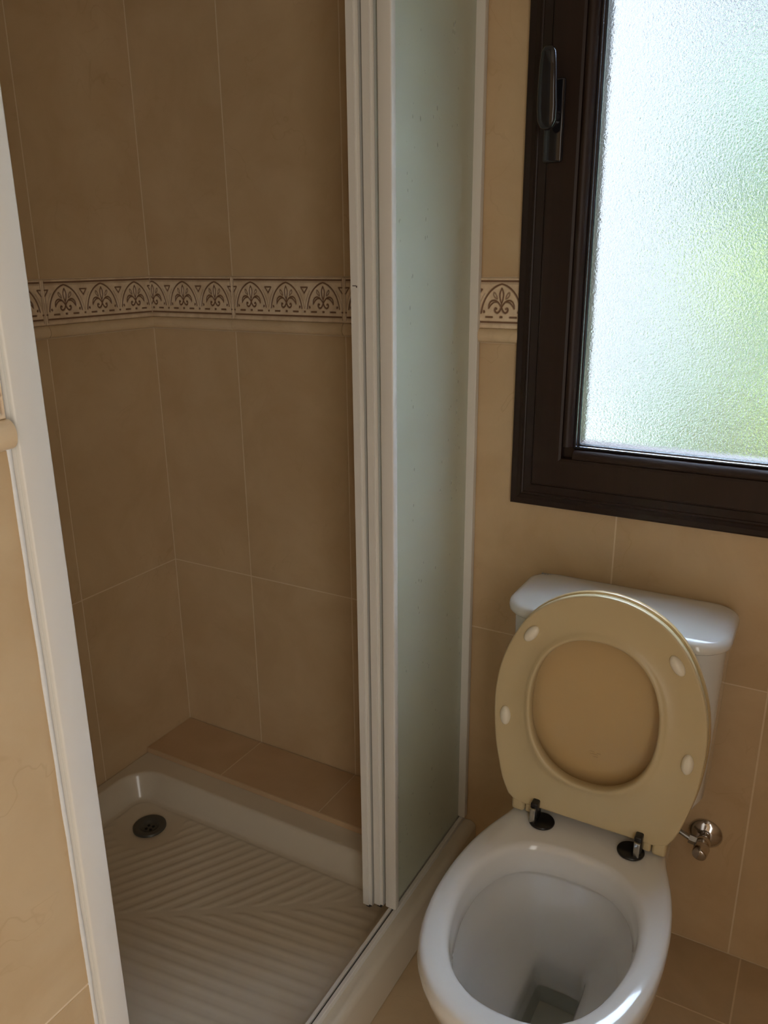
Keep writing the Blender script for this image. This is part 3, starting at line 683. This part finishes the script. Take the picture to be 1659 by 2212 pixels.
bm = bmesh.new(); cyl(bm, (1.362,-.046,.268), (1.360,-.070,.264), .0150, .0135, n=20, rounded=.003); from_bm('valve_knob', bm, M['chrome'], val, angle=60)
bm = bmesh.new(); cyl(bm, (1.350,-.034,.268), (1.336,-.034,.270), .0095, n=6); cyl(bm, (1.338,-.034,.270), (1.316,-.030,.276), .0048, n=16)
pass
from_bm('supply_pipe', bm, M['steel'], val, angle=50)

# ------------------------------------------------------------------ outdoors, seen blurred through the pane
bm = bmesh.new(); box(bm, (-14,.15,-.32), (16,30,-.22)); tag(from_bm('lawn', bm, M['grass']), kind='structure')
bm = bmesh.new(); box(bm, (-6,.35,-.219), (.15,5.0,-.20), .004); tag(from_bm('terrace_paving', bm, M['paving']), kind='structure')
nb = tag(empty('neighbouring_house', (-2.6,6,-.2)), 'pale rendered house far behind the left edge of the frosted pane', 'house')
boxobj('house_wall', (-5.4,5.2,-.2), (-.12,9.5,5.6), M['stucco'], nb)
boxobj('house_roof', (-5.6,5.0,5.6), (.08,9.7,5.8), M['bark'], nb)
def shrub(name, label, c, r, mat, cat, trunk=None, n=900, grp=None):
    t = tag(empty(name, (c[0],c[1],-.22)), label, cat)
    if grp: t['group'] = grp
    bm = bmesh.new(); C0 = Vector(c)
    for k in range(9):
        a = 2*math.pi*k/9; o_ = Vector((math.cos(a)*r[0]*.45, math.sin(a)*r[1]*.45, (k%3-1)*r[2]*.4)) if k else Vector((0,0,0))
        T = Matrix.Translation(C0+o_) @ Matrix.Diagonal((r[0]*.55, r[1]*.55, r[2]*.55, 1)); bmesh.ops.create_icosphere(bm, subdivisions=2, radius=1, matrix=T)
    for v in bm.verts: v.co += Vector((random.uniform(-1,1), random.uniform(-1,1), random.uniform(-1,1)))*.05*max(r)
    for k in range(n):
        d = Vector((random.gauss(0,1), random.gauss(0,1), random.gauss(0,1))).normalized(); p = C0+Vector((d.x*r[0], d.y*r[1], d.z*r[2]))*random.uniform(.75,1.08)
        e1 = Vector((random.gauss(0,1), random.gauss(0,1), random.gauss(0,1))).normalized(); e2 = e1.orthogonal().normalized(); s = random.uniform(.03,.07)
        bm.faces.new([bm.verts.new(p+e1*s), bm.verts.new(p+e2*s*.5), bm.verts.new(p-e1*s), bm.verts.new(p-e2*s*.5)])
    from_bm('foliage', bm, mat, t)
    bm = bmesh.new(); cyl(bm, (c[0],c[1],-.225), (c[0],c[1],c[2]-r[2]*.2), .07, .05, n=12); from_bm('trunk', bm, M['bark'], t)
shrub('garden_tree', 'tall green tree behind the right side of the frosted pane', (1.80,4.9,1.25), (1.32,.8,1.7), M['leaf'], 'tree', n=1500)
shrub('garden_shrub', 'low dark green shrub behind the middle of the frosted pane', (.72,3.85,.18), (.36,.3,.42), M['leaf'], 'shrub', n=500)
shrub('flowering_shrub', 'yellow-green standard shrub behind the right edge of the frosted pane, at its middle height', (.99,3.0,1.25), (.17,.15,.13), M['leaf2'], 'shrub', n=300)
shrub('flowering_shrub', 'yellow-green round shrub behind the lower right corner of the frosted pane', (1.42,3.55,.42), (.24,.2,.24), M['leaf2'], 'shrub', n=300)
